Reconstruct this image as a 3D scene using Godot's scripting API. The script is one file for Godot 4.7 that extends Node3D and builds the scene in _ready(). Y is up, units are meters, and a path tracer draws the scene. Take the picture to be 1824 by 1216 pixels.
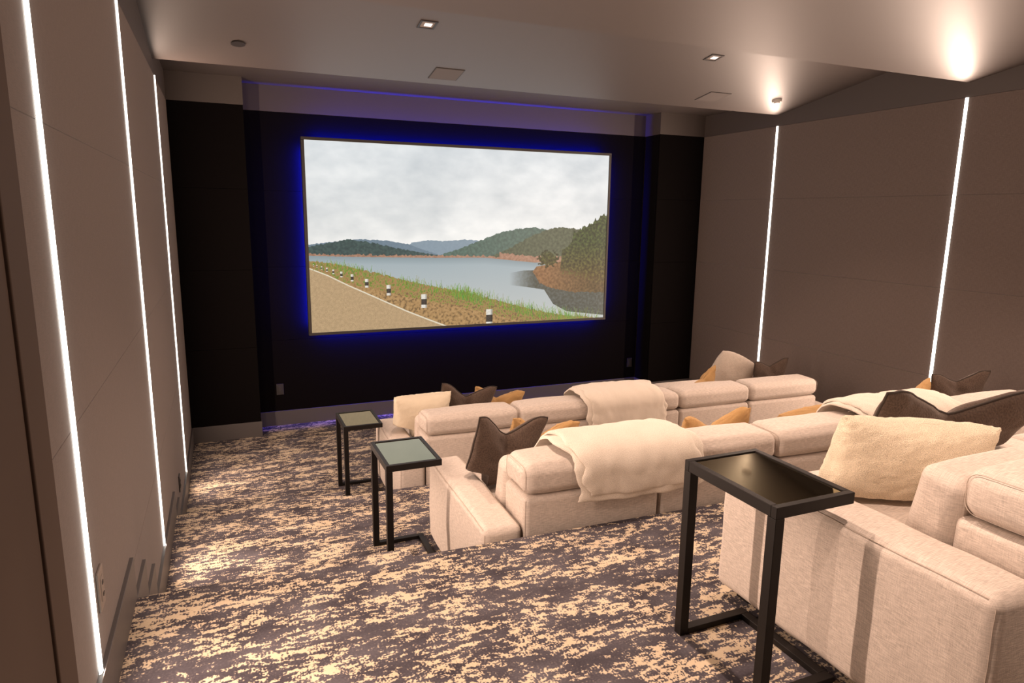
extends Node3D
# Home cinema with three tiers of sectional sofas.  x runs along the screen wall, z from the screen (0) to the back, y up.

const XL := -3.022          # left wall face
const XR := 3.022           # right wall face
const HP := 3.27            # top of the fabric panels
const H2 := 0.339           # middle tier
const H3 := 0.843           # rear tier
const ZB := 9.2             # back wall
const BASE := 0.16          # baseboard height
const STRIPS := [1.551, 3.614, 5.455, 7.5]
const YAW := -0.0284        # the two front rows stand a touch askew
const WARM := Color(1.0, 0.865, 0.775)

var M := {}
var taken := {}

# ---------------------------------------------------------------- bookkeeping
func numbered(called: String) -> String:
	if not taken.has(called):
		taken[called] = 0
		return called
	taken[called] += 1
	return "%s_%03d" % [called, taken[called]]

func thing(called: String, label: String, category: String, at := Vector3.ZERO, turn := 0.0, group := "") -> Node3D:
	var o := Node3D.new()
	o.name = numbered(called)
	add_child(o)
	o.position = at
	o.rotation.y = turn
	tag(o, label, category, group)
	return o

func tag(o: Node3D, label: String, category: String, group := "") -> void:
	o.set_meta("label", label)
	o.set_meta("category", category)
	if group:
		o.set_meta("group", group)

func part(called: String, mesh: Mesh, mat: Material, parent: Node3D, xf := Transform3D()) -> MeshInstance3D:
	var o := MeshInstance3D.new()
	o.name = called
	o.mesh = mesh
	o.material_override = mat
	o.cast_shadow = GeometryInstance3D.SHADOW_CASTING_SETTING_ON
	parent.add_child(o, true)
	o.transform = xf
	return o

func struct(called: String, mesh: Mesh, mat: Material, xf := Transform3D()) -> MeshInstance3D:
	var o := part(called, mesh, mat, self, xf)
	o.set_meta("kind", "structure")
	return o

func group_struct(called: String) -> Node3D:
	var o := Node3D.new()
	o.name = called
	add_child(o)
	o.set_meta("kind", "structure")
	return o

func at(x: float, y: float, z: float) -> Transform3D:
	return Transform3D(Basis(), Vector3(x, y, z))

# ---------------------------------------------------------------- mesh helpers
func surf(v: PackedVector3Array, n: PackedVector3Array, idx: PackedInt32Array, uv := PackedVector2Array()) -> ArrayMesh:
	var a := []
	a.resize(Mesh.ARRAY_MAX)
	a[Mesh.ARRAY_VERTEX] = v
	if n.size():
		a[Mesh.ARRAY_NORMAL] = n
	if uv.size():
		a[Mesh.ARRAY_TEX_UV] = uv
	a[Mesh.ARRAY_INDEX] = idx
	var m := ArrayMesh.new()
	m.add_surface_from_arrays(Mesh.PRIMITIVE_TRIANGLES, a)
	return m

func smooth_normals(v: PackedVector3Array, idx: PackedInt32Array) -> PackedVector3Array:
	# normals shared by position, so that seams between grids stay smooth
	var acc := {}
	for i in range(0, idx.size(), 3):
		var a := v[idx[i]]
		var b := v[idx[i + 1]]
		var c := v[idx[i + 2]]
		var fn := (c - a).cross(b - a)
		for p in [a, b, c]:
			var k := Vector3i((p * 20000.0).round())
			acc[k] = acc.get(k, Vector3.ZERO) + fn
	var n := PackedVector3Array()
	n.resize(v.size())
	for i in v.size():
		var q: Vector3 = acc.get(Vector3i((v[i] * 20000.0).round()), Vector3.UP)
		n[i] = q.normalized() if q.length() > 1e-12 else Vector3.UP
	return n

func axis_lines(h: float, r: float, cells: int, seg: int) -> PackedFloat32Array:
	var l := PackedFloat32Array()
	for i in seg:
		l.append(-h + r - r * tan(PI / 4.0 * (1.0 - float(i) / seg)))
	for i in cells + 1:
		l.append(lerpf(-h + r, h - r, float(i) / cells))
	for i in seg:
		l.append(h - r + r * tan(PI / 4.0 * (i + 1.0) / seg))
	return l

# a box with rounded edges, optionally with plump (crowned) faces and a warp of every point
func rbox(size: Vector3, r: float, seg := 2, bulge := Vector3.ZERO, cells := Vector3i(1, 1, 1), nz: FastNoiseLite = null, off := Vector3.ZERO, amp := 0.0) -> ArrayMesh:
	var h := size / 2.0
	r = minf(r, minf(h.x, minf(h.y, h.z)) * 0.98)
	var lines := [axis_lines(h.x, r, cells.x, seg), axis_lines(h.y, r, cells.y, seg), axis_lines(h.z, r, cells.z, seg)]
	var v := PackedVector3Array()
	var n := PackedVector3Array()
	var idx := PackedInt32Array()
	var inner := h - Vector3.ONE * r
	for ax in 3:
		var b := (ax + 1) % 3
		var c := (ax + 2) % 3
		for s in [-1.0, 1.0]:
			var start := v.size()
			var lb: PackedFloat32Array = lines[b]
			var lc: PackedFloat32Array = lines[c]
			for i in lb.size():
				for j in lc.size():
					var q := Vector3.ZERO
					q[ax] = s * h[ax]
					q[b] = lb[i]
					q[c] = lc[j]
					var inn := q.clamp(-inner, inner)
					var d := (q - inn).normalized()
					var p := inn + d * r
					var fb := 1.0 - pow(absf(q[b]) / h[b], 2.0)
					var fc := 1.0 - pow(absf(q[c]) / h[c], 2.0)
					p[ax] += s * bulge[ax] * fb * fc
					if nz:
						p = soft(p, nz, off, amp)
					v.append(p)
					n.append(d)
			var w := lc.size()
			for i in lb.size() - 1:
				for j in w - 1:
					var k := start + i * w + j
					if s > 0:
						idx.append_array([k, k + w + 1, k + w, k, k + 1, k + w + 1])
					else:
						idx.append_array([k, k + w, k + w + 1, k, k + w + 1, k + 1])
	if bulge != Vector3.ZERO or nz:
		n = smooth_normals(v, idx)
	return surf(v, n, idx)

func box(size: Vector3) -> BoxMesh:
	var m := BoxMesh.new()
	m.size = size
	return m

func tube(pts: PackedVector3Array, r: float, sides := 6, closed := false) -> ArrayMesh:
	var v := PackedVector3Array()
	var n := PackedVector3Array()
	var idx := PackedInt32Array()
	var np := pts.size()
	var ref := Vector3(0.31, 0.83, 0.46)
	for i in np:
		var a := pts[(i - 1 + np) % np] if (closed or i > 0) else pts[i]
		var b := pts[(i + 1) % np] if (closed or i < np - 1) else pts[i]
		var t := (b - a).normalized()
		var u := t.cross(ref).normalized()
		var w := t.cross(u)
		for k in sides:
			var an := TAU * k / sides
			var d := u * cos(an) + w * sin(an)
			v.append(pts[i] + d * r)
			n.append(d)
	var last := np if closed else np - 1
	for i in last:
		for k in sides:
			var a := i * sides + k
			var b := i * sides + (k + 1) % sides
			var c := ((i + 1) % np) * sides + k
			var e := ((i + 1) % np) * sides + (k + 1) % sides
			idx.append_array([a, c, b, b, c, e])
	return surf(v, n, idx)

# a profile in (z, y) swept along x; the profile is a closed loop
func sweep_x(loop: PackedVector2Array, x0: float, x1: float) -> ArrayMesh:
	var st := SurfaceTool.new()
	st.begin(Mesh.PRIMITIVE_TRIANGLES)
	st.set_smooth_group(-1)
	var c := loop.size()
	var area := 0.0
	for i in c:
		var a := loop[i]
		var b := loop[(i + 1) % c]
		area += a.x * b.y - b.x * a.y
	for i in c:
		var a := loop[i]
		var b := loop[(i + 1) % c]
		var q := [Vector3(x0, a.y, a.x), Vector3(x1, a.y, a.x), Vector3(x1, b.y, b.x), Vector3(x0, b.y, b.x)]
		var order := [0, 1, 2, 0, 2, 3] if area > 0.0 else [0, 2, 1, 0, 3, 2]
		for k in order:
			st.add_vertex(q[k])
	var tri := Geometry2D.triangulate_polygon(loop)
	for e in [x0, x1]:
		for i in range(0, tri.size(), 3):
			var o := [tri[i], tri[i + 1], tri[i + 2]]
			var p0 := loop[o[0]]
			var p1 := loop[o[1]]
			var p2 := loop[o[2]]
			var ccw := (p1 - p0).cross(p2 - p0) > 0.0
			var want: bool = e == x1
			if ccw != want:
				o = [o[0], o[2], o[1]]
			for k in o:
				st.add_vertex(Vector3(e, loop[k].y, loop[k].x))
	st.generate_normals()
	return st.commit()

# ---------------------------------------------------------------- textures and materials
func noise(seed_: int, freq: float, kind := FastNoiseLite.TYPE_SIMPLEX_SMOOTH, oct := 4) -> FastNoiseLite:
	var n := FastNoiseLite.new()
	n.seed = seed_
	n.noise_type = kind
	n.frequency = freq
	n.fractal_octaves = oct
	n.fractal_type = FastNoiseLite.FRACTAL_FBM if oct > 1 else FastNoiseLite.FRACTAL_NONE
	return n

func noise_bytes(w: int, h: int, seed_: int, freq: float, oct := 4, seamless := true) -> PackedByteArray:
	var n := noise(seed_, freq, FastNoiseLite.TYPE_SIMPLEX_SMOOTH, oct)
	var im := n.get_seamless_image(w, h, false, false, 0.12, true) if seamless else n.get_image(w, h, false, false, true)
	im.convert(Image.FORMAT_L8)
	return im.get_data()

func stretched(w: int, h: int, sw: int, sh: int, seed_: int, freq: float, oct := 4) -> PackedByteArray:
	# noise made small and stretched to w x h: streaks
	var n := noise(seed_, freq, FastNoiseLite.TYPE_SIMPLEX_SMOOTH, oct)
	var im := n.get_seamless_image(sw, sh, false, false, 0.12, true)
	im.convert(Image.FORMAT_L8)
	im.resize(w, h, Image.INTERPOLATE_CUBIC)
	return im.get_data()

func rgb_texture(w: int, h: int, data: PackedByteArray) -> ImageTexture:
	return ImageTexture.create_from_image(Image.create_from_data(w, h, false, Image.FORMAT_RGB8, data))

func grey_texture(w: int, h: int, data: PackedByteArray) -> ImageTexture:
	return ImageTexture.create_from_image(Image.create_from_data(w, h, false, Image.FORMAT_L8, data))

func carpet_texture() -> ImageTexture:
	var s := 2048
	var big := stretched(s, s, 640, 1900, 11, 0.015, 3)       # long pale bands along x
	var mid := stretched(s, s, 900, 2048, 23, 0.060, 4)       # ragged patches
	var cross := stretched(s, s, 2048, 420, 29, 0.16, 2)      # short threads the other way
	var fine := noise_bytes(s, s, 31, 0.15, 2)
	var tone := stretched(s, s, 700, 1100, 41, 0.014, 3)
	var sample := []
	for i in range(0, s * s, 211):
		sample.append(0.66 * big[i] + 0.85 * mid[i] + 0.26 * cross[i] + 0.50 * fine[i])
	sample.sort()
	var cut: float = sample[int(sample.size() * 0.635)]
	var low: float = sample[int(sample.size() * 0.30)]
	var out := PackedByteArray()
	out.resize(s * s * 3)
	var j := 0
	for i in s * s:
		var f := 0.66 * big[i] + 0.85 * mid[i] + 0.26 * cross[i] + 0.50 * fine[i]
		var t := (tone[i] - 128) * 0.16 + (fine[i] - 128) * 0.05
		var k := clampf((f - cut) / 11.0, 0.0, 1.0)
		var soft := clampf((f - low) / (cut - low), 0.0, 1.0)
		var r := 74.0 + t + soft * 13.0
		var g := 70.0 + t + soft * 11.0
		var b := 75.0 + t + soft * 9.0
		out[j] = int(clampf(lerpf(r, 190.0 + t * 0.5, k), 0, 255))
		out[j + 1] = int(clampf(lerpf(g, 173.0 + t * 0.5, k), 0, 255))
		out[j + 2] = int(clampf(lerpf(b, 149.0 + t * 0.5, k), 0, 255))
		j += 3
	return rgb_texture(s, s, out)

# woven cloth: slubby threads both ways around 1.0
func weave_bytes(s: int, seed_: int, across: float, along: float, fine_: float) -> PackedByteArray:
	var a := stretched(s, s, s / 16, s, seed_, 0.22, 2)
	var b := stretched(s, s, s, s / 16, seed_ + 5, 0.22, 2)
	var c := noise_bytes(s, s, seed_ + 9, 0.3, 1)
	var out := PackedByteArray()
	out.resize(s * s)
	for i in s * s:
		out[i] = int(clampf(234.0 + (a[i] - 128) * across + (b[i] - 128) * along + (c[i] - 128) * fine_, 0, 255))
	return out

func normal_from(s: int, data: PackedByteArray, amount: float) -> ImageTexture:
	var im := Image.create_from_data(s, s, false, Image.FORMAT_L8, data)
	im.convert(Image.FORMAT_RGBA8)
	im.bump_map_to_normal_map(amount)
	return ImageTexture.create_from_image(im)

func mat(c: Color, rough := 0.9, metal := 0.0) -> StandardMaterial3D:
	var m := StandardMaterial3D.new()
	m.albedo_color = c
	m.roughness = rough
	m.metallic = metal
	return m

func lin(r: float, g: float, b: float) -> Color:
	return Color(r, g, b).linear_to_srgb()

func cloth(c: Color, alb: Texture2D, nrm: Texture2D, tiles_per_m: float, bump := 1.0, world := true) -> StandardMaterial3D:
	var m := mat(c, 0.92)
	m.metallic_specular = 0.25
	m.uv1_triplanar = true
	m.uv1_world_triplanar = world
	m.uv1_scale = Vector3.ONE * tiles_per_m
	m.albedo_texture = alb
	if nrm:
		m.normal_enabled = true
		m.normal_texture = nrm
		m.normal_scale = bump
	return m

func glow(c: Color, energy: float) -> StandardMaterial3D:
	var m := mat(Color(0.02, 0.02, 0.02), 0.5)
	m.emission_enabled = true
	m.emission = c
	m.emission_energy_multiplier = energy
	return m

func make_materials() -> void:
	var carpet := mat(Color.WHITE, 0.97)
	carpet.metallic_specular = 0.15
	carpet.albedo_texture = carpet_texture()
	carpet.uv1_triplanar = true
	carpet.uv1_world_triplanar = true
	carpet.uv1_scale = Vector3.ONE / 3.4
	carpet.uv1_triplanar_sharpness = 8.0
	M.carpet = carpet
	var w := weave_bytes(512, 3, 0.26, 0.14, 0.12)
	var wt := grey_texture(512, 512, w)
	var wn := normal_from(512, w, 3.0)
	M.sofa = cloth(lin(0.69, 0.60, 0.53), wt, wn, 3.2, 0.5)
	M.piping = mat(lin(0.46, 0.385, 0.325), 0.9)
	var ww := weave_bytes(512, 21, 0.13, 0.13, 0.14)
	var wwt := grey_texture(512, 512, ww)
	var wwn := normal_from(512, ww, 3.0)
	M.wall = cloth(lin(0.152, 0.119, 0.106), wwt, wwn, 3.0, 0.3)
	M.wall.rim_enabled = true
	M.wall.rim = 1.0
	M.wall.rim_tint = 0.3
	M.black = cloth(lin(0.0062, 0.005, 0.005), wwt, wwn, 3.0, 0.35)
	M.black.metallic_specular = 0.1
	M.joint = mat(lin(0.045, 0.036, 0.032), 0.95)
	M.paint = mat(lin(0.078, 0.062, 0.056), 0.5)
	M.paint.metallic_specular = 0.8
	M.band = mat(lin(0.064, 0.051, 0.046), 0.55)
	M.baseboard = mat(lin(0.085, 0.074, 0.072), 0.5)
	M.casing = mat(lin(0.078, 0.055, 0.044), 0.7)
	M.casing.metallic_specular = 0.2
	M.metal = mat(lin(0.012, 0.0098, 0.009), 0.45)
	M.metal.metallic_specular = 0.3
	M.mirror = mat(lin(0.27, 0.235, 0.135), 0.05, 1.0)
	M.bezel = mat(lin(0.035, 0.03, 0.028), 0.5)
	M.plastic_dark = mat(lin(0.028, 0.024, 0.024), 0.45)
	M.plastic_taupe = mat(lin(0.22, 0.18, 0.155), 0.5)
	M.plastic_white = mat(lin(0.5, 0.46, 0.42), 0.5)
	M.grille = mat(lin(0.10, 0.083, 0.076), 0.7)
	M.trim_dark = mat(lin(0.03, 0.025, 0.023), 0.6)
	# cushions and throws
	var fuzz := noise_bytes(512, 512, 91, 0.09, 3)
	var fz := PackedByteArray()
	fz.resize(fuzz.size())
	for i in fuzz.size():
		fz[i] = int(clampf(234.0 + (fuzz[i] - 128) * 0.55, 0, 255))
	var fzt := grey_texture(512, 512, fz)
	var fzn := normal_from(512, fuzz, 14.0)
	M.boucle = cloth(lin(1.0, 0.87, 0.67), fzt, fzn, 6.0, 0.8, false)
	M.boucle.rim_enabled = true
	M.boucle.rim = 0.4
	M.fur = cloth(lin(0.60, 0.36, 0.15), fzt, fzn, 7.0, 0.8, false)
	M.fur.rim_enabled = true
	M.fur.rim = 0.5
	M.velvet = cloth(lin(0.10, 0.069, 0.053), fzt, fzn, 2.0, 0.12, false)
	M.velvet.rim_enabled = true
	M.velvet.rim = 0.9
	M.velvet_edge = mat(lin(0.035, 0.024, 0.018), 0.9)
	M.linen = cloth(lin(0.62, 0.53, 0.45), wt, wn, 4.0, 0.4, false)
	M.throw = cloth(lin(0.80, 0.715, 0.615), fzt, fzn, 6.0, 0.15, false)
	M.throw.rim_enabled = true
	M.throw.rim = 0.3
	# light givers
	M.strip = glow(lin(1.0, 0.93, 0.83), 5.0)
	M.bulb = glow(lin(1.0, 0.84, 0.76), 1.0)
	M.blue_led = glow(lin(0.02, 0.06, 1.0), 3.0)

# the still on the screen: a reservoir with hills, a dam road with painted marker stones, a wooded bank
func pl(pts: Array, u: float) -> float:
	if u <= pts[0].x:
		return pts[0].y
	for i in pts.size() - 1:
		if u <= pts[i + 1].x:
			return lerpf(pts[i].y, pts[i + 1].y, (u - pts[i].x) / (pts[i + 1].x - pts[i].x))
	return pts[pts.size() - 1].y

func v2(a: Array) -> Array:
	var o := []
	for i in range(0, a.size(), 2):
		o.append(Vector2(a[i], a[i + 1]))
	return o

func screen_picture() -> ImageTexture:
	var W := 1280
	var H := 720
	var cloud := stretched(W, H, 420, 420, 5, 0.006, 5)
	var cloud2 := stretched(W, H, 640, 640, 6, 0.016, 5)
	var grain := noise_bytes(W, H, 7, 0.35, 2, false)
	var blot := noise_bytes(W, H, 8, 0.06, 4, false)
	var edge := noise_bytes(W, 8, 9, 0.05, 4, false)
	var hill_l := v2([0, 0.542, 0.051, 0.526, 0.117, 0.504, 0.171, 0.517, 0.245, 0.547, 0.315, 0.569, 0.386, 0.592, 0.45, 0.605])
	var hill_2 := v2([0, 0.531, 0.08, 0.515, 0.144, 0.502, 0.233, 0.512, 0.296, 0.53, 0.347, 0.563, 0.386, 0.585, 0.42, 0.61])
	var hill_3 := v2([0.25, 0.60, 0.308, 0.522, 0.36, 0.509, 0.413, 0.515, 0.481, 0.506, 0.522, 0.512, 0.6, 0.55, 0.7, 0.6])
	var hill_r := v2([0.36, 0.61, 0.406, 0.588, 0.467, 0.556, 0.536, 0.511, 0.606, 0.464, 0.663, 0.446, 0.722, 0.435, 0.774, 0.45, 0.844, 0.497, 0.9, 0.54, 1.0, 0.6])
	var hill_r2 := v2([0.55, 0.61, 0.586, 0.595, 0.643, 0.552, 0.715, 0.486, 0.782, 0.443, 0.827, 0.433, 0.897, 0.445, 0.937, 0.459, 1.0, 0.47])
	var shore := v2([0, 0.589, 0.109, 0.596, 0.347, 0.607, 0.55, 0.611, 0.725, 0.644, 0.86, 0.65, 1.0, 0.65])
	var tree := v2([0.825, 0.66, 0.83, 0.57, 0.85, 0.545, 0.868, 0.515, 0.872, 0.46, 0.9, 0.445, 0.929, 0.43, 0.945, 0.40, 0.959, 0.385, 0.98, 0.36, 1.0, 0.35])
	var bank_top := v2([0.72, 0.70, 0.735, 0.668, 0.77, 0.66, 0.83, 0.64, 0.9, 0.63, 1.0, 0.63])
	var bank_bot := v2([0.72, 0.70, 0.735, 0.735, 0.749, 0.771, 0.795, 0.803, 0.882, 0.832, 1.0, 0.84])
	var refl_bot := v2([0.637, 0.775, 0.70, 0.79, 0.765, 0.81, 0.80, 0.90, 0.853, 0.95, 1.0, 0.985])
	var dam := v2([0, 0.615, 0.072, 0.634, 0.156, 0.668, 0.23, 0.703, 0.306, 0.74, 0.385, 0.772, 0.453, 0.798, 0.523, 0.831, 0.594, 0.864, 0.661, 0.90, 0.775, 0.95, 0.853, 0.976, 0.967, 0.998, 1.0, 1.005])
	var kerb := v2([0, 0.652, 0.053, 0.692, 0.112, 0.748, 0.166, 0.794, 0.228, 0.848, 0.292, 0.903, 0.358, 0.954, 0.42, 1.0])
	var px := PackedByteArray()
	px.resize(W * H * 3)
	for x in W:
		var u := (x + 0.5) / W
		var e1 := (edge[x] - 128) / 128.0
		var e2 := (edge[W + x] - 128) / 128.0
		var yl := pl(hill_l, u) + e1 * 0.006
		var y2 := pl(hill_2, u) + e2 * 0.003
		var y3 := pl(hill_3, u) + e1 * 0.003
		var yr := pl(hill_r, u) + e2 * 0.005
		var yr2 := pl(hill_r2, u) + e1 * 0.006
		var ys := pl(shore, u)
		var yt := pl(tree, u) + e1 * 0.02 if u > 0.825 else 2.0
		var bt := pl(bank_top, u)
		var bb := pl(bank_bot, u) + e2 * 0.006
		var rb := pl(refl_bot, u)
		var yd := pl(dam, u) + e2 * 0.006
		var yk := pl(kerb, u) if u < 0.42 else 2.0
		for y in H:
			var v := (y + 0.5) / H
			var i := y * W + x
			var g := (grain[i] - 128) / 128.0
			var b := (blot[i] - 128) / 128.0
			var c: Vector3
			if v < ys:
				var cl := (cloud[i] - 128) / 128.0 * 0.75 + (cloud2[i] - 128) / 128.0 * 0.45
				c = Vector3(214, 219, 222).lerp(Vector3(234, 233, 229), clampf(v * 1.5, 0, 1)) + Vector3(20, 18, 16) * (cl + 0.05)
				if v > y3 and u > 0.25 and u < 0.7:
					c = Vector3(133, 150, 162) + Vector3.ONE * b * 4.0
				if v > y2 and u < 0.42:
					c = Vector3(112, 130, 143) + Vector3.ONE * b * 5.0
				if v > yr and u > 0.36:
					c = Vector3(84, 106, 96) + Vector3(14, 18, 15) * (b + g * 0.35)
				if v > yl and u < 0.45:
					c = Vector3(66, 84, 82) + Vector3(14, 17, 14) * (b + g * 0.35)
				if v > yr2 and u > 0.55:
					c = Vector3(84, 92, 72) + Vector3(19, 20, 16) * (b + g * 0.4)
				if ys - v < 0.012 + 0.008 * e1 + (0.026 if u > 0.6 else 0.0):
					c = Vector3(164, 126, 104) + Vector3(22, 20, 18) * b
			elif v < yd:
				var k := clampf((v - ys) / 0.3, 0, 1)
				c = Vector3(158, 172, 178).lerp(Vector3(186, 190, 188), k) + Vector3.ONE * (g * 3.0)
				if v - ys < 0.04:
					c = c.lerp(Vector3(122, 138, 142), (0.04 - (v - ys)) / 0.04 * 0.6)
				if u > 0.637 and v < rb and v > 0.69 + 0.25 * maxf(0.0, 0.69 - u):
					var sm := clampf((u - 0.637) / 0.09, 0, 1)
					c = c.lerp(Vector3(56, 60, 50) + Vector3(16, 14, 10) * b, sm * (0.8 + 0.25 * b))
			else:
				c = Vector3(168, 134, 90) + Vector3(36, 33, 28) * (b * 0.8 + g * 0.5)
				if b + g * 0.6 > 0.22 and v < yd + 0.09:
					c = Vector3(104, 128, 52) + Vector3(30, 30, 20) * g
				elif b < -0.32 and v > 0.8:
					c = Vector3(122, 98, 68) + Vector3(30, 26, 22) * g
			if u > 0.72 and v > bt and v < bb and v < yd:
				c = Vector3(138, 100, 66).lerp(Vector3(92, 74, 44), clampf((u - 0.76) * 5.0, 0.0, 1.0)) + Vector3(34, 28, 22) * (b * 0.9 + g * 0.35)
			var crown := Vector2((u - 0.778) / 0.035, (v - 0.625) / 0.045).length() + b * 0.5
			if crown < 1.0 or (yt < v and v < 0.70 + 0.06 * (u - 0.825) / 0.175 + b * 0.05 and u > 0.825):
				var low := clampf((v - 0.52) / 0.2, 0, 1)
				c = Vector3(50, 68, 32).lerp(Vector3(86, 74, 38), low) + Vector3(52, 54, 28) * (b * 0.9 + g * 0.55)
			if v > yk:
				c = Vector3(180, 153, 117) + Vector3(34, 32, 28) * g + Vector3(12, 10, 8) * b
				if v - yk < 0.007 + 0.004 * u:
					c = Vector3(222, 212, 190)
			var o := i * 3
			px[o] = int(clampf(c.x, 0, 255))
			px[o + 1] = int(clampf(c.y, 0, 255))
			px[o + 2] = int(clampf(c.z, 0, 255))
	var im := Image.create_from_data(W, H, false, Image.FORMAT_RGB8, px)
	# tufts of grass on the water's edge
	var rng := RandomNumberGenerator.new()
	rng.seed = 4
	for k in 900:
		var u := rng.randf()
		var near := rng.randf()
		if k % 3 == 0:
			u = 0.49 + rng.randfn() * 0.035
		elif k % 3 == 1:
			u = [0.3, 0.66, 0.74, 0.12, 0.87][rng.randi() % 5] + rng.randfn() * 0.03
		u = clampf(u, 0.01, 0.97)
		var v0 := pl(dam, u) + near * 0.05
		var l := (0.012 + 0.05 * rng.randf() * (0.4 + u)) * H
		var lean := rng.randfn() * 0.25
		var col := Color8(88 + rng.randi() % 60, 122 + rng.randi() % 50, 44 + rng.randi() % 34)
		for s in int(l):
			var xx := int(u * W + lean * s)
			var yy := int(v0 * H) - s
			if xx >= 0 and xx < W - 1 and yy >= 0 and yy < H:
				im.set_pixel(xx, yy, col)
				if s < l * 0.5:
					im.set_pixel(xx + 1, yy, col.darkened(0.15))
	# black and white marker stones along the road
	var stones := v2([0.012, 0.64, 0.022, 0.645, 0.035, 0.654, 0.05, 0.663, 0.068, 0.676, 0.092, 0.691, 0.123, 0.711, 0.167, 0.742, 0.233, 0.784, 0.345, 0.852, 0.566, 0.965])
	var tall := [9, 10, 12, 15, 18, 22, 28, 34, 42, 56, 70]
	for k in stones.size():
		var hh: int = tall[k]
		var ww := maxi(3, int(hh * 0.42))
		var x0 := int(stones[k].x * W) - ww / 2
		var y0 := int(stones[k].y * H) - hh / 2
		for yy in hh:
			var bandc := Color8(228, 224, 214) if yy < hh * 0.34 or yy > hh * 0.76 else Color8(58, 54, 50)
			for xx in ww:
				var cc := bandc.darkened(0.25) if xx > ww * 0.7 else bandc
				if rng.randf() < 0.12:
					cc = cc.lerp(Color8(150, 140, 120), 0.6)
				if y0 + yy >= 0 and y0 + yy < H and x0 + xx >= 0:
					im.set_pixel(x0 + xx, y0 + yy, cc)
	return ImageTexture.create_from_image(im)

# ---------------------------------------------------------------- lamps
func area(parent: Node3D, where: Vector3, size: Vector2, towards: Vector3, up: Vector3, energy: float, c: Color) -> void:
	var l := AreaLight3D.new()
	parent.add_child(l)
	l.position = where
	l.basis = Basis.looking_at(towards, up)
	l.area_size = size
	l.light_energy = energy
	l.light_color = c
	l.area_range = 14.0
	l.area_attenuation = 2.0
	l.shadow_enabled = true

const STRIP_E := 4.2
const DOWN_E := 2.7

func led_strip(z: float, side: float, y0: float, label: String) -> void:
	var x := XL if side > 0 else XR
	var t := thing("led_wall_strip", label, "led strip", Vector3(x, y0, z), 0.0, "vertical light strips in the side walls")
	var h := HP - y0 - 0.006
	# rounded diffuser, a little proud of the cloth panels
	var v := PackedVector3Array()
	var n := PackedVector3Array()
	var idx := PackedInt32Array()
	for k in 9:
		var a := -PI / 2 + PI * k / 8.0
		for e in 2:
			v.append(Vector3(side * (0.002 + 0.008 * cos(a)), 0.003 + h * e, 0.014 * sin(a)))
			n.append(Vector3(side * cos(a), 0, sin(a)).normalized())
	for k in 8:
		var a := k * 2
		if side > 0:
			idx.append_array([a, a + 2, a + 1, a + 1, a + 2, a + 3])
		else:
			idx.append_array([a, a + 1, a + 2, a + 1, a + 3, a + 2])
	part("diffuser_led", surf(v, n, idx), M.strip, t)
	part("channel", box(Vector3(0.02, h, 0.034)), M.trim_dark, t, at(-side * 0.0105, h / 2 + 0.003, 0))
	area(t, Vector3(side * 0.012, h / 2, 0), Vector2(0.028, h), Vector3(side, 0, 0), Vector3.UP, STRIP_E, WARM)

func downlight(x: float, y: float, z: float, slope: float, label: String, energy := DOWN_E) -> void:
	var t := thing("square_downlight", label, "downlight", Vector3(x, y, z), 0.0, "square recessed ceiling downlights")
	t.rotation.x = -slope
	var s := 0.062
	for k in 4:
		var horiz := k < 2
		var sg := -1.0 if k % 2 == 0 else 1.0
		part("trim", rbox(Vector3(s * 2 if horiz else 0.016, 0.006, 0.016 if horiz else s * 2 - 0.032), 0.002, 1), M.plastic_dark, t, at(0.0 if horiz else sg * (s - 0.008), -0.003, sg * (s - 0.008) if horiz else 0.0))
	part("recess_plate", box(Vector3(0.094, 0.002, 0.094)), M.plastic_taupe, t, at(0, -0.001, 0))
	part("bulb_lens", rbox(Vector3(0.052, 0.005, 0.044), 0.002, 1), M.bulb, t, at(0.004, -0.0045, 0.004))
	var l := SpotLight3D.new()
	t.add_child(l)
	l.position = Vector3(0, -0.016, 0)
	l.basis = Basis.looking_at(Vector3.DOWN, Vector3.FORWARD)
	l.spot_angle = 52.0
	l.spot_angle_attenuation = 0.6
	l.light_energy = energy
	l.light_color = WARM
	l.light_size = 0.025
	l.spot_range = 14.0
	l.spot_attenuation = 2.0
	l.shadow_enabled = true

# ---------------------------------------------------------------- furniture
func c_table(where: Vector3, label: String) -> void:
	# origin: left rear (towards the back wall) foot on the floor; the top reaches to the right over the arm
	var t := thing("c_shaped_side_table", label, "side table", where, 0.0, "black metal side tables beside the sofa arms")
	var w := 0.305
	var d := 0.415
	var h := 0.64
	var s := 0.034
	var rail := 0.036
	for e in [0.0, 1.0]:
		part("leg", rbox(Vector3(s, h - rail, s), 0.002, 1), M.metal, t, at(s / 2, (h - rail) / 2, -s / 2 - e * (d - s)))
		part("top_rail", rbox(Vector3(w, rail, 0.022), 0.002, 1), M.metal, t, at(w / 2, h - rail / 2, -0.011 - e * (d - 0.022)))
		part("base_rail", rbox(Vector3(w - s, 0.022, s), 0.002, 1), M.metal, t, at(s + (w - s) / 2, 0.011, -s / 2 - e * (d - s)))
	for e in [0.0, 1.0]:
		part("top_rail", rbox(Vector3(0.022, rail, d - 0.044), 0.002, 1), M.metal, t, at(0.011 + e * (w - 0.022), h - rail / 2, -d / 2))
	part("base_rail", rbox(Vector3(s, 0.022, d - 2 * s), 0.002, 1), M.metal, t, at(w - s / 2, 0.011, -d / 2))
	part("mirror_top", rbox(Vector3(w - 0.044, 0.008, d - 0.044), 0.002, 1), M.mirror, t, at(w / 2, h - 0.008, -d / 2))

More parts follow.
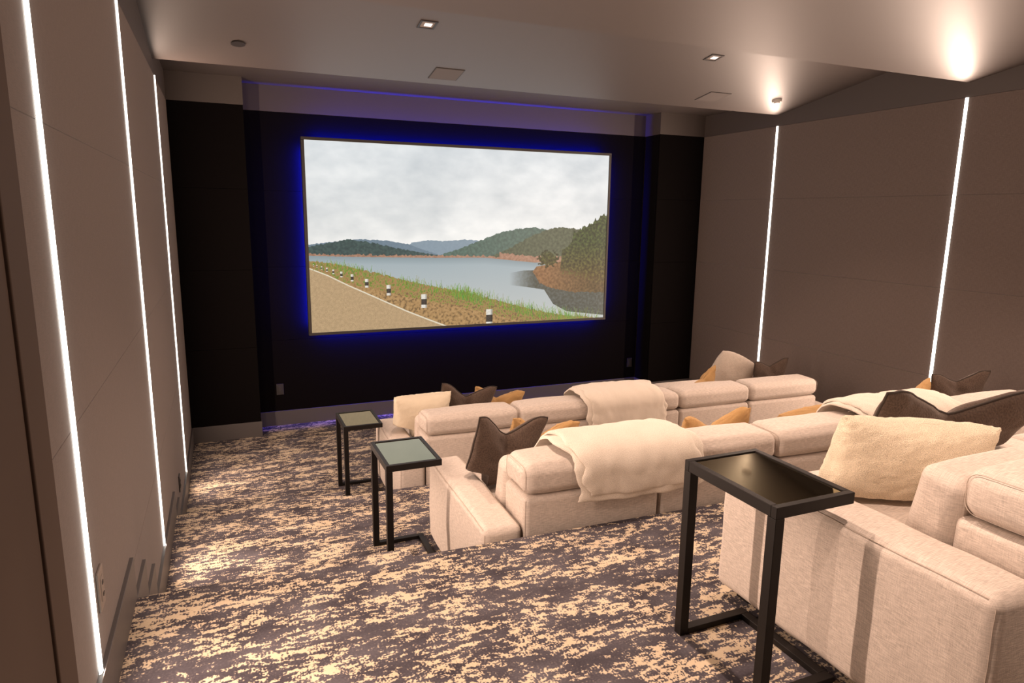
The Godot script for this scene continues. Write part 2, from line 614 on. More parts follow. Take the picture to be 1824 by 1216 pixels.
func soft(p: Vector3, nz: FastNoiseLite, off: Vector3, amp: float) -> Vector3:
	var q := p + off
	return p + Vector3(nz.get_noise_3dv(q), nz.get_noise_3dv(q + Vector3(9, 0, 0)), nz.get_noise_3dv(q + Vector3(0, 9, 0))) * amp

func edge_loop(hx: float, hy: float, r: float, z: float) -> PackedVector3Array:
	var o := PackedVector3Array()
	for c in 4:
		var sx: float = [1, -1, -1, 1][c]
		var sy: float = [1, 1, -1, -1][c]
		for k in 5:
			var a := c * PI / 2 + k * PI / 8
			o.append(Vector3(sx * (hx - r) + r * cos(a), sy * (hy - r) + r * sin(a), z))
	return o

# local frame: origin at the rear outer corner of the left arm, x along the row, z = 0 at the back, front towards -z
func sofa(called: String, label: String, where: Vector3, turn: float, modules: Array, chaise: float, seed_: int, low := 0.0) -> Node3D:
	var t := thing(called, label, "sofa", where, turn, "sectional cinema sofas")
	var nz := noise(seed_, 2.6, FastNoiseLite.TYPE_SIMPLEX_SMOOTH, 2)
	var aw := 0.20
	var total := aw
	for m in modules:
		total += m
	# arms
	for e in 2:
		var x0: float = 0.0 if e == 0 else total + 0.008
		var al := 1.0
		var am := rbox(Vector3(aw - 0.006, 0.485, al), 0.035, 3, Vector3(0.006, 0.012, 0.008), Vector3i(4, 6, 12), nz, Vector3(e * 5.0, 0, 0), 0.006)
		var a := part("arm", am, M.sofa, t, at(x0 + aw / 2, 0.045 + 0.2425, -al / 2 - 0.004))
		var hx := aw / 2 - 0.003
		# welts along the top edges and the ends
		for sx in [-1.0, 1.0]:
			var pts := PackedVector3Array()
			for k in 13:
				pts.append(Vector3(sx * (hx - 0.008), 0.2425 - 0.0095, lerpf(-al / 2 + 0.03, al / 2 - 0.03, k / 12.0)))
			for k in pts.size():
				pts[k] = soft(pts[k], nz, Vector3(e * 5.0, 0, 0), 0.006)
			part("welt", tube(pts, 0.0013), M.piping, a)
			var ver := PackedVector3Array()
			for k in 9:
				ver.append(soft(Vector3(sx * (hx - 0.0095), lerpf(-0.22, 0.215, k / 8.0), al / 2 - 0.0095), nz, Vector3(e * 5.0, 0, 0), 0.006))
			part("welt", tube(ver, 0.0013), M.piping, a)
		for fz in [-0.08, -0.92]:
			part("foot", box(Vector3(0.06, 0.048, 0.06)), M.metal, t, at(x0 + aw / 2, 0.024, fz))
	var x: float = aw
	for i in modules.size():
		var w: float = modules[i]
		var cx := x + w / 2
		var off := Vector3(i * 3.1, seed_, 0)
		var gap := 0.007
		part("seat_base", rbox(Vector3(w - gap, 0.25, 0.72), 0.02, 2), M.sofa, t, at(cx, 0.17, -0.635))
		var b := part("back_base", rbox(Vector3(w - gap, 0.61 - low, 0.27), 0.03, 3, Vector3(0.0, 0.0, 0.008), Vector3i(6, 6, 2), nz, off, 0.004), M.sofa, t, at(cx, 0.045 + 0.305 - low / 2, -0.137))
		for sx in [-1.0, 1.0]:
			var ver := PackedVector3Array()
			for k in 7:
				ver.append(soft(Vector3(sx * (w / 2 - gap / 2 - 0.008), lerpf(-0.28, 0.29 - low, k / 6.0), 0.135 - 0.008), nz, off, 0.004))
			part("welt", tube(ver, 0.0012), M.piping, b)
		var long_: float = 0.575 if i < modules.size() - 1 or chaise <= 0.0 else 0.575 + chaise
		part("seat_cushion", rbox(Vector3(w - gap, 0.17, long_), 0.045, 3, Vector3(0, 0.018, 0.004), Vector3i(6, 2, 6), nz, off, 0.006), M.sofa, t, at(cx, 0.365, -0.425 - long_ / 2))
		if long_ > 0.6:
			part("chaise_base", rbox(Vector3(w - gap, 0.25, chaise), 0.02, 2), M.sofa, t, at(cx, 0.17, -0.995 - chaise / 2))
			for sx in [-0.3, 0.3]:
				part("foot", box(Vector3(0.06, 0.048, 0.06)), M.metal, t, at(cx + sx, 0.024, -0.95 - chaise))
		# reclined back cushion
		var bb := Basis(Vector3.RIGHT, 0.16)
		part("back_cushion", rbox(Vector3(w - gap, 0.36, 0.15), 0.045, 3, Vector3(0.004, 0.014, 0.02), Vector3i(6, 5, 2), nz, off, 0.007), M.sofa, t, Transform3D(bb, Vector3(cx, 0.555 - low * 0.3, -0.345)))
		# headrest bolster lying on the back
		var hr := part("headrest", rbox(Vector3(w - gap, 0.15, 0.265), 0.05, 4, Vector3(0.008, 0.016, 0.006), Vector3i(8, 2, 4), nz, off + Vector3(0, 4, 0), 0.006), M.sofa, t, at(cx, 0.736 - low, -0.13))
		for sx in [-1.0, 1.0]:
			var lp := edge_loop(0.1325 - 0.014, 0.075 - 0.014, 0.036, 0.0)
			for k in lp.size():
				var q := lp[k]
				lp[k] = soft(Vector3(sx * (w / 2 - gap / 2 - 0.006), q.y, q.x), nz, off + Vector3(0, 4, 0), 0.006) + Vector3(0, 0.0, 0)
			part("welt", tube(lp, 0.0013, 5, true), M.piping, hr)
		for fx in [-0.3, 0.3]:
			part("foot", box(Vector3(0.06, 0.048, 0.06)), M.metal, t, at(cx + fx, 0.024, -0.9))
		x += w
	return t

# kind: chop is how far the middle of the top edge is knocked in; ears rise on either side of it
func cushion(called: String, label: String, group: String, where: Vector3, rot: Vector3, size: Vector3, chop: float, m: Material, edge: Material, seed_: int, on: Node3D, fuzz := 0.0, dent := 0.06) -> void:
	var t := thing(called, label, "cushion", where, 0.0, group)
	t.basis = Basis(Vector3.UP, rot.y) * Basis(Vector3.RIGHT, rot.x) * Basis(Vector3.BACK, rot.z)
	var nz := noise(seed_, 5.0, FastNoiseLite.TYPE_SIMPLEX_SMOOTH, 3)
	var nf := noise(seed_ + 3, 42.0, FastNoiseLite.TYPE_SIMPLEX_SMOOTH, 2)
	var N := 44
	var v := PackedVector3Array()
	var idx := PackedInt32Array()
	var rim := PackedVector3Array()
	for side in [1.0, -1.0]:
		var start := v.size()
		for i in N + 1:
			for j in N + 1:
				var u := sin(PI / 2 * (2.0 * i / N - 1.0))
				var w := sin(PI / 2 * (2.0 * j / N - 1.0))
				v.append(cushion_point(u, w, side, size, chop, dent, nz, nf, fuzz))
		for i in N:
			for j in N:
				var k := start + i * (N + 1) + j
				if side > 0:
					idx.append_array([k, k + 1, k + N + 2, k, k + N + 2, k + N + 1])
				else:
					idx.append_array([k, k + N + 2, k + 1, k, k + N + 1, k + N + 2])
	var n := smooth_normals(v, idx)
	if fuzz > 0.0:
		for i in v.size():
			v[i] += n[i] * nf.get_noise_3dv(v[i]) * fuzz
	var to_sofa := on.transform.affine_inverse() * t.transform
	for i in v.size():
		v[i] = rest_on(v[i], to_sofa, 0.0)
	part("cover", surf(v, smooth_normals(v, idx), idx), m, t)
	for c in 4:
		for k in 24:
			var f := 2.0 * k / 24.0 - 1.0
			var uw: Vector2 = [Vector2(f, -1), Vector2(1, f), Vector2(-f, 1), Vector2(-1, -f)][c]
			rim.append(rest_on(cushion_point(uw.x, uw.y, 1.0, size, chop, dent, nz, nf, 0.0), to_sofa, 0.007))
	if edge:
		part("flange", tube(rim, 0.006, 6, true), edge, t)

# a soft thing gives way where it meets the seat, the back cushion and the arm it leans on
func rest_on(p: Vector3, to_sofa: Transform3D, more: float) -> Vector3:
	var q := to_sofa * p
	var m := 0.026 + more
	var tilt := Basis(Vector3.RIGHT, 0.16)
	var mid := 0.2 + row_length / 2.0
	for turn in 3:
		var over := 0.5 * smoothstep(0.556 + more, 0.66, q.y)
		q.x = clampf(q.x, 0.2 + m - over, row_length + 0.207 - m + over)
		q = push_out(q, tilt, Vector3(mid, 0.555, -0.345), Vector3(row_length / 2.0, 0.18, 0.075), m + 0.014, Vector3(0, 0, -1))
		q = push_out(q, Basis(), Vector3(mid, 0.742, -0.13), Vector3(row_length / 2.0, 0.075, 0.1325), m + 0.012, Vector3(0, 0, -1))
		q.y = maxf(q.y, 0.486 + more)
	return to_sofa.affine_inverse() * q

func push_out(q: Vector3, b: Basis, c: Vector3, h: Vector3, m: float, way: Vector3) -> Vector3:
	var l := b.inverse() * (q - c)
	var near := l.clamp(-h, h)
	var d := l - near
	if d.length() >= m:
		return q
	if d.length() > 1e-4:
		l = near + d.normalized() * m
	else:
		var ax := way.abs().max_axis_index()
		l[ax] = way[ax] * (h[ax] + m)
	return c + b * l

var row_length := 3.0

func cushion_point(u: float, w: float, side: float, size: Vector3, chop: float, dent: float, nz: FastNoiseLite, _nf: FastNoiseLite, _fuzz: float) -> Vector3:
	var x := size.x / 2 * u * (1.0 - dent * (1.0 - w * w) * absf(u))
	var y := size.y / 2 * w * (1.0 - dent * (1.0 - u * u) * absf(w))
	var round_ := pow(maxf(0.0, (1.0 - u * u) * (1.0 - w * w)), 0.40)
	var up := smoothstep(-0.35, 1.0, w)
	var v := 1.0 - minf(1.0, absf(u) / 0.8)
	v = v * v * (3.0 - 2.0 * v) * 0.55 + v * 0.45
	y -= chop * size.y * v * up
	var crease := exp(-pow(u / 0.16, 2.0)) * up * (1.0 if chop > 0.0 else 0.0)
	var th := size.z / 2 * round_ * (1.0 - 0.45 * crease)
	x += u * absf(u) * chop * up * size.x * 0.10
	var z := side * th
	z += chop * size.y * 0.35 * (u * u - 0.4) * up
	var q := Vector3(x, y, 0)
	z += nz.get_noise_3dv(q * 1.3 + Vector3(0, 0, side)) * (0.014 if chop > 0.0 else 0.006) * (0.25 + round_)
	y += nz.get_noise_3dv(q + Vector3(7, 0, 0)) * 0.010
	x += nz.get_noise_3dv(q + Vector3(0, 7, 0)) * 0.008
	# folds running down from the knock
	if chop > 0.0:
		z += side * 0.008 * sin(u * 16.0 + w * 4.0) * crease * round_ + side * 0.006 * sin((u * 0.7 + w) * 9.0) * round_ * (1.0 - absf(u))
	return Vector3(x, y, z)

# a folded throw over the headrests; path in (z, y) of the sofa's frame, from the front hem to the back hem
func throw_blanket(label: String, sofa_node: Node3D, x0: float, x1: float, drop: float, front: float, skew: float, seed_: int) -> void:
	var t := thing("throw_blanket", label, "blanket", sofa_node.position, sofa_node.rotation.y, "cream throws over the sofa backs")
	var nz := noise(seed_, 2.4, FastNoiseLite.TYPE_SIMPLEX_SMOOTH, 3)
	var curve := Curve2D.new()
	for p in [Vector2(front, 0.77), Vector2(front + 0.02, 0.815), Vector2(-0.22, 0.848), Vector2(-0.12, 0.852), Vector2(-0.02, 0.833), Vector2(0.022, 0.79), Vector2(0.028, 0.73), Vector2(0.03, 0.68), Vector2(0.026, 0.825 - drop)]:
		curve.add_point(p)
	for i in range(1, curve.point_count - 1):
		var d := (curve.get_point_position(i + 1) - curve.get_point_position(i - 1)) * 0.18
		curve.set_point_in(i, -d)
		curve.set_point_out(i, d)
	var length := curve.get_baked_length()
	for layer in 2:
		var S := 56
		var X := 60
		var v := PackedVector3Array()
		var idx := PackedInt32Array()
		for side in 2:
			var start := v.size()
			for i in S + 1:
				for j in X + 1:
					var s := (1.0 - cos(PI * i / S)) / 2.0
					var f := (1.0 - cos(PI * j / X)) / 2.0
					if layer == 1:
						s = lerpf(0.05, 0.93, s)
					var p := curve.sample_baked(s * length, true)
					var q := curve.sample_baked(minf(s * length + 0.004, length), true)
					var p_ := curve.sample_baked(maxf(s * length - 0.004, 0.0), true)
					var tan_ := (q - p_).normalized()
					var nrm := Vector2(-tan_.y, tan_.x)
					if nrm.y < 0.0 and s < 0.5:
						nrm = -nrm
					elif s >= 0.5 and nrm.x < 0.0:
						nrm = -nrm
					var e := pow(1.0 - pow(absf(2.0 * f - 1.0), 10.0), 0.5)
					var se: float = (1.0 - cos(PI * i / S)) / 2.0
					var es := pow(maxf(0.0, 1.0 - pow(absf(2.0 * se - 1.0), 22.0)), 0.5)
					var th: float = (0.021 if layer == 0 else 0.019) * e * es
					var base: float = 0.004 if layer == 0 else 0.022
					var xx := lerpf(x0, x1, f) + (0.0 if layer == 0 else 0.03 * (1.0 - 2.0 * f))
					xx += skew * (s - 0.5) + 0.035 * nz.get_noise_2d(s * 1.6, f * 0.7 + layer * 3.0)
					var fold := 0.011 * nz.get_noise_2d(xx * 2.2 + layer * 4.0, s * 0.9) + 0.004 * sin(xx * 26.0 + s * 3.0) * smoothstep(0.55, 1.0, s)
					var lift := base + maxf(0.0, fold + 0.008) + (th if side == 0 else 0.0)
					if side == 1:
						lift = base + maxf(0.0, fold + 0.008) * 0.6
					p += nrm * lift
					p.y += 0.010 * nz.get_noise_2d(xx * 1.5, 8.0) * s + (0.02 * pow(absf(2.0 * f - 1.0), 3.0)) * smoothstep(0.8, 1.0, s)
					v.append(Vector3(xx, p.y, p.x))
			for i in S:
				for j in X:
					var k := start + i * (X + 1) + j
					if side == 0:
						idx.append_array([k, k + 1, k + X + 2, k, k + X + 2, k + X + 1])
					else:
						idx.append_array([k, k + X + 2, k + 1, k, k + X + 1, k + X + 2])
		# close the rim
		var half := (S + 1) * (X + 1)
		for i in S:
			for e in [0, X]:
				var a: int = i * (X + 1) + e
				var b: int = a + X + 1
				if e == 0:
					idx.append_array([a, b, a + half, b, b + half, a + half])
				else:
					idx.append_array([a, a + half, b, b, a + half, b + half])
		for j in X:
			for e in [0, S]:
				var a: int = e * (X + 1) + j
				var b: int = a + 1
				if e == 0:
					idx.append_array([a, a + half, b, b, a + half, b + half])
				else:
					idx.append_array([a, b, a + half, b, b + half, a + half])
		part("fold", surf(v, smooth_normals(v, idx), idx), M.throw, t)

# ---------------------------------------------------------------- the room
func panels(parent: Node3D, m: Material, along: String, from: float, to: float, face: float, normal_sign: float, floor_y: float) -> void:
	# rows of cloth panels 0.778 high with fine joints, cut off at the baseboard
	var tops := [HP, 2.494, 1.715, 0.937]
	for r in 4:
		var top: float = tops[r]
		var low: float = tops[r + 1] if r < 3 else -1.0
		var lo: float = maxf(low, floor_y + BASE)
		if top - lo < 0.05:
			continue
		var th := 0.018
		var w := to - from - 0.001
		var h := top - lo - 0.0015
		var c := (from + to) / 2.0
		var y := (top + lo) / 2.0
		if along == "z":
			part("fabric_panel", rbox(Vector3(th, h, w), 0.0015, 1), m, parent, at(face - normal_sign * th / 2, y, c))
		else:
			part("fabric_panel", rbox(Vector3(w, h, th), 0.0015, 1), m, parent, at(c, y, face - normal_sign * th / 2))

func stair_top(z: float) -> float:      # floor height along the left wall
	if z > 4.757:
		return H3
	if z > 4.44:
		return 0.675
	if z > 4.15:
		return 0.507
	if z > 2.84:
		return H2
	if z > 2.52:
		return 0.17
	return 0.0

func tier(called: String, parent: Node3D, x0: float, x1: float, z0: float, z1: float, y: float, dz := 0.0) -> void:
	# a carpeted block with a rounded nosing at z0
	var loop := PackedVector2Array([Vector2(z1, -0.2), Vector2(z1, y)])
	for k in 10:
		var a := PI / 2 * k / 9.0
		loop.append(Vector2(z0 + 0.022 - 0.022 * sin(a), y - 0.022 + 0.022 * cos(a)))
	loop.append(Vector2(z0, y - 0.045))
	loop.append(Vector2(z0 + 0.012, y - 0.06))
	loop.append(Vector2(z0 + 0.012, -0.2))
	var m := sweep_x(loop, x0, x1)
	if dz != 0.0:
		var mdt := MeshDataTool.new()
		mdt.create_from_surface(m, 0)
		for i in mdt.get_vertex_count():
			var p := mdt.get_vertex(i)
			if p.z < z0 + 0.1:
				p.z += dz * (p.x - x0) / (x1 - x0)
			mdt.set_vertex(i, p)
		m.clear_surfaces()
		mdt.commit_to_surface(m)
	part(called, m, M.carpet, parent)

func build_room() -> void:
	# floor and carpeted tiers
	var fl := group_struct("floor")
	part("carpet", box(Vector3(XR - XL + 0.4, 0.2, 4.0)), M.carpet, fl, at(0, -0.1, 1.8))
	tier("carpeted_tier", fl, XL, -1.96, 2.84, 5.2, H2)
	tier("carpeted_tier", fl, -1.96, XR, 2.925, 5.2, H2, 0.14)
	tier("carpeted_tier", fl, XL, -1.96, 4.757, ZB, H3)
	tier("carpeted_tier", fl, -1.96, XR, 4.835, ZB, H3, 0.14)
	tier("carpeted_step", fl, XL, -1.96, 4.44, 4.80, 0.675)
	tier("carpeted_step", fl, XL, -1.96, 4.15, 4.50, 0.507)
	tier("carpeted_step", fl, XL, -1.96, 2.52, 2.88, 0.17)
	# side walls
	for side in [1.0, -1.0]:
		var wl := group_struct("wall_left" if side > 0 else "wall_right")
		var f := XL if side > 0 else XR
		part("backing", box(Vector3(0.2, 4.3, ZB + 0.6)), M.joint, wl, at(f - side * 0.125, 1.95, ZB / 2))
		var cols := [[0.32, STRIPS[0] - 0.017], [STRIPS[0] + 0.017, STRIPS[1] - 0.017], [STRIPS[1] + 0.017, STRIPS[2] - 0.017]]
		if side > 0:
			cols.append([STRIPS[2] + 0.017, 5.70])
		else:
			cols.append_array([[STRIPS[2] + 0.017, STRIPS[3] - 0.017], [STRIPS[3] + 0.017, ZB]])
		for c in cols:
			panels(wl, M.wall, "z", c[0], c[1], f, side, stair_top(c[0]) if side > 0 else 0.0)
		# the painted strip of wall above the panels
		part("painted_band", box(Vector3(0.02, 0.72, ZB)), M.band, wl, at(f - side * 0.0115, HP + 0.361, ZB / 2))
	# baseboards
	var bl := group_struct("baseboard_left")
	var runs := [[0.32, 2.52, 0.0], [2.52, 2.84, 0.17], [2.84, 4.15, H2], [4.15, 4.44, 0.507], [4.44, 4.757, 0.675], [4.757, 5.70, H3]]
	for r in runs:
		part("board", rbox(Vector3(0.016, BASE + 0.02, r[1] - r[0]), 0.002, 1), M.baseboard, bl, at(XL + 0.006, r[2] + BASE / 2 - 0.01, (r[0] + r[1]) / 2))
	var br := group_struct("baseboard_right")
	for r in [[0.32, 3.05, 0.0], [3.05, 4.96, H2], [4.96, ZB, H3]]:
		part("board", rbox(Vector3(0.016, BASE + 0.02, r[1] - r[0]), 0.002, 1), M.baseboard, br, at(XR - 0.006, r[2] + BASE / 2 - 0.01, (r[0] + r[1]) / 2))
	# door and casing close to the camera on the left
	var dr := group_struct("door_1")
	part("casing", rbox(Vector3(0.03, 2.55, 0.15), 0.004, 2), M.casing, dr, at(XL - 0.011, H3 + 1.275, 5.70 + 0.075))
	part("casing", rbox(Vector3(0.03, 2.55, 0.15), 0.004, 2), M.casing, dr, at(XL - 0.011, H3 + 1.275, 6.98))
	part("door_leaf", rbox(Vector3(0.03, 2.53, 1.06), 0.003, 1), M.casing, dr, at(XL - 0.018, H3 + 1.265, 6.38))
	var lp := group_struct("trim_1")
	part("fabric_panel", box(Vector3(0.02, 2.43, ZB - 7.06)), M.wall, lp, at(XL - 0.01, H3 + 1.215, (ZB + 7.06) / 2))
	# screen wall: two pilasters and the recess between them
	var ws := group_struct("wall_screen")
	part("backing", box(Vector3(XR - XL + 0.6, 4.3, 0.2)), M.joint, ws, at(0, 1.95, -0.12))
	panels(ws, M.black, "x", -2.37, 2.36, 0.0, 1.0, 0.0)
	part("painted_band", box(Vector3(4.73, 0.40, 0.02)), M.band, ws, at(-0.005, HP + 0.201, -0.0105))
	var bs := group_struct("baseboard_screen")
	part("board", rbox(Vector3(4.73, BASE + 0.02, 0.016), 0.002, 1), M.baseboard, bs, at(-0.005, BASE / 2 - 0.01, 0.006))
	var n := 0
	for c in [[XL, -2.37], [2.36, XR]]:
		n += 1
		var w: float = c[1] - c[0]
		var cx: float = (c[0] + c[1]) / 2
		part("pilaster_core", box(Vector3(w - 0.01, 4.1, 0.28)), M.black, ws, at(cx, 1.85, 0.15))
		panels(ws, M.black, "x", c[0], c[1], 0.32, 1.0, 0.0)
		part("painted_band", box(Vector3(w + 0.004, 0.40, 0.325)), M.band, ws, at(cx, HP + 0.201, 0.1585))
		part("board", rbox(Vector3(w + 0.014, BASE + 0.02, 0.33), 0.002, 1), M.baseboard, bs, at(cx, BASE / 2 - 0.01, 0.163))
	# back wall
	var wb := group_struct("wall_back")
	part("fabric_panel", box(Vector3(XR - XL + 0.6, 4.3, 0.2)), M.wall, wb, at(0, 1.95, ZB + 0.1))
	# saw-tooth ceiling: each bay starts low above a pair of light strips and climbs towards the back
	var ce := group_struct("ceiling")
	part("front_bay", box(Vector3(XR - XL + 0.4, 0.2, 1.9)), M.paint, ce, at(0, 3.523 + 0.1, 0.75))
	var edges := [STRIPS[0], STRIPS[1], 5.62, 7.62, ZB + 0.2]
	for k in 4:
		var z0: float = edges[k]
		var z1: float = edges[k + 1] + 0.1
		var y0 := 3.385
		var y1 := y0 + SLOPE * (z1 - z0)
		var loop := PackedVector2Array([Vector2(z0, y0), Vector2(z1, y1), Vector2(z1, 4.1), Vector2(z0, 4.1)])
		part("sloped_bay", sweep_x(loop, XL - 0.2, XR + 0.2), M.paint, ce)
	part("roof", box(Vector3(XR - XL + 0.8, 0.2, ZB + 0.8)), M.joint, ce, at(0, 4.1, ZB / 2))

const SLOPE := 0.165

func bay_y(z: float) -> float:
	var edges := [STRIPS[0], STRIPS[1], 5.62, 7.62]
	var y := 3.385
	for e in edges:
		if z >= e:
			y = 3.385 + SLOPE * (z - e)
	return y

func outlet(where: Vector3, normal: Vector3, m: Material, label: String, w := 0.075, h := 0.12) -> void:
	var t := thing("wall_outlet", label, "outlet", where)
	t.basis = Basis.looking_at(-normal, Vector3.UP)
	part("plate", rbox(Vector3(w, h, 0.008), 0.003, 2), m, t, at(0, 0, 0.004))
	part("insert", rbox(Vector3(w * 0.5, h * 0.6, 0.006), 0.002, 1), M.trim_dark if m == M.plastic_dark else m, t, at(0, 0, 0.0075))
	for s in [-1.0, 1.0]:
		part("socket", box(Vector3(0.014, 0.01, 0.002)), M.trim_dark, t, at(0, s * h * 0.15, 0.0112))

func television() -> void:
	var w := 3.63
	var h := 2.042
	var cx := -0.022
	var cy := 3.033 - h / 2
	var t := thing("wall_screen_television", "large lit wall screen showing a lake with hills and a dam road", "screen", Vector3(cx, cy, 0))
	part("body", rbox(Vector3(w - 0.10, h - 0.10, 0.05), 0.006, 2), M.bezel, t, at(0, 0, 0.105))
	var fr := 0.03
	for s in [-1.0, 1.0]:
		part("bezel", rbox(Vector3(w, fr, 0.085), 0.004, 2), M.bezel, t, at(0, s * (h / 2 - fr / 2), 0.1025))
		part("bezel", rbox(Vector3(fr, h - 2 * fr, 0.085), 0.004, 2), M.bezel, t, at(s * (w / 2 - fr / 2), 0, 0.1025))
	var q := QuadMesh.new()
	q.size = Vector2(w - 2 * fr, h - 2 * fr)
	var m := mat(Color.BLACK, 0.35)
	m.emission_enabled = true
	m.emission = Color.WHITE
	m.emission_operator = BaseMaterial3D.EMISSION_OP_MULTIPLY
	m.emission_texture = screen_picture()
	m.emission_energy_multiplier = 0.76
	part("screen_picture", q, m, t, at(0, 0, 0.1365))
	part("wall_mount", box(Vector3(0.9, 0.6, 0.075)), M.trim_dark, t, at(0, 0, 0.041))
	area(t, Vector3(0, 0, 0.148), Vector2(w - 0.1, h - 0.1), Vector3(0, 0, 1), Vector3.UP, 0.4, Color(0.92, 0.96, 1.0))
	# blue light strips behind the rim, shining on the wall
	for s in [-1.0, 1.0]:
		part("blue_led_strip", box(Vector3(w - 0.2, 0.012, 0.006)), M.blue_led, t, at(0, s * (h / 2 - 0.065), 0.077))
		part("blue_led_strip", box(Vector3(0.012, h - 0.2, 0.006)), M.blue_led, t, at(s * (w / 2 - 0.065), 0, 0.077))
		area(t, Vector3(0, s * (h / 2 - 0.04), 0.055), Vector2(w - 0.2, 0.014), Vector3(0, s * 0.5, -0.866), Vector3(0, 0.866, s * 0.5), BLUE_E, Color(0.03, 0.10, 1.0))
		area(t, Vector3(s * (w / 2 - 0.04), 0, 0.055), Vector2(0.014, h - 0.2), Vector3(s * 0.5, 0, -0.866), Vector3.UP, BLUE_E * 0.56, Color(0.03, 0.10, 1.0))

const BLUE_E := 7.5

func _ready() -> void:
	# camera
	var cam := Camera3D.new()
	add_child(cam)
	cam.fov = 53.766
	cam.near = 0.05
	var r := Vector3(0.9199, 0.0129, 0.3919)
	var f := Vector3(0.3874, -0.1851, -0.9032).normalized()
	r = (r - f * r.dot(f)).normalized()
	cam.transform = Transform3D(Basis(r, r.cross(f), -f), Vector3(-2.631, 2.285, 7.458))
	cam.current = true
	# environment: a closed room, no sky
	var we := WorldEnvironment.new()
	var e := Environment.new()
	e.background_mode = Environment.BG_COLOR
	e.background_color = Color.BLACK
	e.tonemap_mode = Environment.TONE_MAPPER_LINEAR
	e.tonemap_exposure = 1.36
	e.sdfgi_enabled = true
	e.ssao_enabled = true
	e.ssil_enabled = true
	we.environment = e
	add_child(we)
	make_materials()
	build_room()
	# light strips in the walls
	led_strip(STRIPS[0], 1.0, BASE, "left wall light strip nearest the screen, farthest of the three")
	led_strip(STRIPS[1], 1.0, H2 + BASE, "middle light strip of the left wall, beside the steps")
	led_strip(STRIPS[2], 1.0, H3 + BASE, "left wall light strip nearest the camera and door casing")
	led_strip(STRIPS[0], -1.0, BASE, "right wall light strip behind the front row sofa cushions")
	led_strip(STRIPS[1], -1.0, H2 + BASE, "right wall light strip behind the middle row, at the right")
	led_strip(STRIPS[2], -1.0, H3 + BASE, "right wall light strip beside the rear sofa row")
	led_strip(STRIPS[3], -1.0, H3 + BASE, "right wall light strip near the back wall")
	# ceiling fittings
	downlight(-1.235, bay_y(2.65), 2.65, SLOPE, "square downlight in the ceiling above the left of the screen")
	downlight(1.18, bay_y(2.70), 2.70, SLOPE, "square downlight in the ceiling towards the right wall")
	for q in [[-1.25, 4.75, "left, above the middle row"], [1.2, 4.75, "right, above the middle row"], [-1.25, 6.75, "left, above the rear row"], [1.2, 6.75, "right, above the rear row"]]:
		downlight(q[0], bay_y(q[1]), q[1], SLOPE, "square ceiling downlight on the %s" % q[2], DOWN_E * 1.35)
	television()
	ceiling_bits()
	outlet(Vector3(-2.15, 0.401, 0.0), Vector3(0, 0, 1), M.plastic_dark, "dark outlet low on the screen wall, left of the screen")
	outlet(Vector3(2.276, 0.367, 0.0), Vector3(0, 0, 1), M.plastic_dark, "dark outlet low on the screen wall by the right pilaster")
	outlet(Vector3(XL, 0.35, 2.30), Vector3(1, 0, 0), M.plastic_dark, "dark outlet on the left wall above the front floor")
	outlet(Vector3(XL, 1.20, 5.34), Vector3(1, 0, 0), M.plastic_taupe, "taupe wall plate beside the nearest light strip", 0.075, 0.12)
	furnish()

func ceiling_bits() -> void:
	var k := 0
	for q in [[-0.83, 1.80, "flat square speaker grille in the ceiling left of centre"], [1.86, 1.88, "flat square speaker grille in the ceiling near the right wall"]]:
		var t := thing("ceiling_speaker", q[2], "speaker", Vector3(q[0], bay_y(q[1]), q[1]), 0.0, "square ceiling speaker grilles")
		t.rotation.x = -SLOPE
		part("grille", rbox(Vector3(0.235, 0.006, 0.235), 0.002, 1), M.grille, t, at(0, -0.003, 0))
		for s in [-1.0, 1.0]:
			part("shadow_gap", box(Vector3(0.247, 0.004, 0.006)), M.trim_dark, t, at(0, -0.002, s * 0.1205))
			part("shadow_gap", box(Vector3(0.006, 0.004, 0.235)), M.trim_dark, t, at(s * 0.1205, -0.002, 0))
		k += 1
	var sm := thing("smoke_detector", "small round white detector on the ceiling near the right strip", "detector", Vector3(2.60, bay_y(1.95), 1.95))
	sm.rotation.x = -SLOPE
	var c := CylinderMesh.new()
	c.top_radius = 0.05
	c.bottom_radius = 0.044
	c.height = 0.022
	part("cap", c, M.plastic_white, sm, at(0, -0.011, 0))
	var c2 := CylinderMesh.new()
	c2.top_radius = 0.03
	c2.bottom_radius = 0.028
	c2.height = 0.01
	part("lens", c2, M.plastic_white, sm, at(0, -0.026, 0))
	var sp := thing("sprinkler_cover", "small round dark cover in the ceiling at the upper left", "sprinkler", Vector3(-2.44, bay_y(2.0), 2.0))
	sp.rotation.x = -SLOPE
	var c3 := CylinderMesh.new()
	c3.top_radius = 0.048
	c3.bottom_radius = 0.048
	c3.height = 0.006
	part("plate", c3, M.plastic_dark, sp, at(0, -0.008, 0))
	var c4 := CylinderMesh.new()
	c4.top_radius = 0.04
	c4.bottom_radius = 0.04
	c4.height = 0.006
	part("stem", c4, M.trim_dark, sp, at(0, -0.003, 0))

